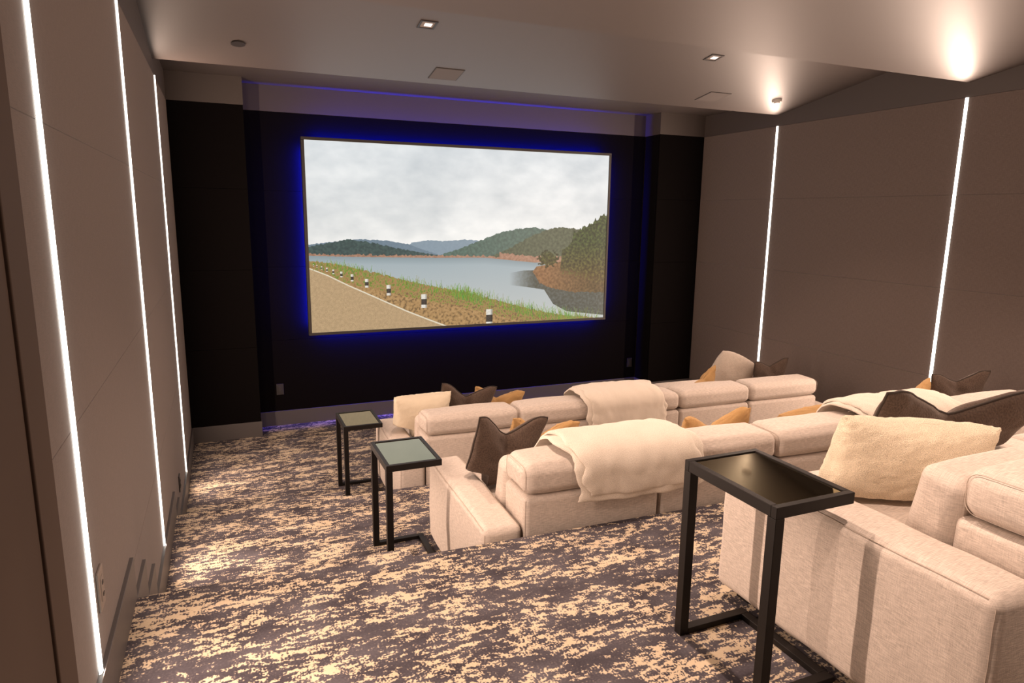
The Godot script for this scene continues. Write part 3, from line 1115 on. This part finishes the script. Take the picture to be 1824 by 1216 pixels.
func furnish() -> void:
	var s1 := sofa("sectional_sofa", "oatmeal sectional sofa in the front row with a chaise at the right", Vector3(-1.535, 0.0, 2.842), YAW, [0.745, 0.745, 0.745, 0.745, 0.79], 0.60, 1)
	var s2 := sofa("sectional_sofa", "oatmeal sectional sofa in the middle row, beside the middle side table", Vector3(-1.62, H2, 4.797), YAW, [0.74, 0.74, 0.74, 0.74, 0.78], 0.0, 2)
	var s3 := sofa("sectional_sofa", "oatmeal sectional sofa of the nearest row at the right edge", Vector3(-0.945, H3, 6.56), 0.0, [0.74, 0.74, 0.74, 0.74], 0.0, 3, 0.045)
	c_table(Vector3(-1.845, 0.0, 2.32), "black side table beside the front row sofa, farthest from the camera")
	c_table(Vector3(-1.91, H2, 4.125), "black side table beside the middle row sofa arm")
	c_table(Vector3(-1.240, H3, 6.122), "black side table in the foreground beside the nearest sofa arm")
	throw_blanket("cream throw folded over the front row sofa back", s1, 1.50, 2.24, 0.27, -0.30, 0.06, 5)
	throw_blanket("cream throw over the middle row back, behind the nearest side table", s2, 0.42, 1.14, 0.22, -0.30, 0.10, 6)
	throw_blanket("cream throw over the middle row back at the right, behind brown cushion", s2, 2.28, 3.10, 0.25, -0.30, 0.05, 7)
	var g := "scatter cushions on the sofas"
	var S := Vector3(0.48, 0.46, 0.17)
	# front row
	row_length = 3.77
	cushion("cream_cushion", "cream boucle cushion at the left end of the front row", g, Vector3(-1.205, 0.655, 2.26), Vector3(0.22, 0.1, 0.0), Vector3(0.49, 0.38, 0.24), 0.0, M.boucle, null, 1, s1, 0.004, 0.05)
	cushion("brown_velvet_cushion", "brown velvet cushion with chopped top beside the cream one, front row", g, Vector3(-0.785, 0.62, 2.10), Vector3(0.2, 0.0, -0.16), S, 0.22, M.velvet, M.velvet_edge, 2, s1)
	cushion("orange_fur_cushion", "golden fur cushion behind the brown one at front row left", g, Vector3(-0.43, 0.515, 1.92), Vector3(0.2, 0.0, -0.18), S, 0.2, M.fur, null, 3, s1, 0.005)
	cushion("orange_fur_cushion", "golden fur cushion with one corner up on the front row chaise", g, Vector3(1.62, 0.60, 2.30), Vector3(0.2, 0.5, 0.3), Vector3(0.42, 0.42, 0.14), 0.12, M.fur, null, 4, s1, 0.005)
	cushion("beige_linen_cushion", "plump beige linen cushion leaning at the front row right end", g, Vector3(2.17, 0.68, 2.06), Vector3(0.1, -0.7, -0.4), Vector3(0.36, 0.40, 0.20), 0.0, M.linen, null, 5, s1, 0.0, -0.14)
	cushion("brown_velvet_cushion", "brown velvet cushion at the right end beside the first right strip", g, Vector3(2.44, 0.69, 2.32), Vector3(0.2, -0.2, 0.1), Vector3(0.36, 0.38, 0.11), 0.18, M.velvet, M.velvet_edge, 6, s1)
	# middle row
	row_length = 3.74
	cushion("brown_velvet_cushion", "brown velvet cushion with dark edge between middle row arm and headrest", g, Vector3(-1.285, 0.985, 4.19), Vector3(0.22, 0.12, -0.16), Vector3(0.42, 0.48, 0.15), 0.24, M.velvet, M.velvet_edge, 7, s2)
	cushion("orange_fur_cushion", "golden fur cushion behind the brown one, middle row left", g, Vector3(-0.93, 0.85, 3.90), Vector3(0.15, 0.05, -0.18), Vector3(0.46, 0.46, 0.14), 0.2, M.fur, null, 8, s2, 0.005)
	cushion("orange_fur_cushion", "golden fur cushion with two ears peeking over the middle row centre", g, Vector3(0.10, 0.895, 4.25), Vector3(0.22, 0.0, 0.03), S, 0.22, M.fur, null, 9, s2, 0.005)
	cushion("orange_fur_cushion", "golden fur cushion lying behind the right throw, middle row", g, Vector3(0.91, 0.87, 4.22), Vector3(0.35, 0.0, 0.07), Vector3(0.54, 0.38, 0.2), 0.0, M.fur, null, 10, s2, 0.005)
	cushion("orange_fur_cushion", "golden fur cushion tip beside the second right strip", g, Vector3(1.95, 0.91, 4.25), Vector3(0.2, 0.5, 0.25), Vector3(0.40, 0.42, 0.12), 0.1, M.fur, null, 11, s2, 0.005)
	cushion("brown_velvet_cushion", "brown velvet cushion with raised ears right of the second right strip", g, Vector3(2.42, 0.97, 4.22), Vector3(0.2, -0.3, 0.05), Vector3(0.44, 0.42, 0.12), 0.2, M.velvet, M.velvet_edge, 12, s2)
	# nearest row
	row_length = 2.96
	cushion("cream_cushion", "large cream boucle cushion leaning on the nearest sofa arm", g, Vector3(-0.435, 1.425, 5.91), Vector3(0.28, -0.36, -0.08), Vector3(0.58, 0.36, 0.25), 0.0, M.boucle, null, 13, s3, 0.004, 0.04)
	cushion("brown_velvet_cushion", "large brown velvet cushion behind the cream one, nearest row", g, Vector3(0.12, 1.41, 5.66), Vector3(0.45, -0.15, -0.06), Vector3(0.84, 0.46, 0.16), 0.30, M.velvet, M.velvet_edge, 14, s3)
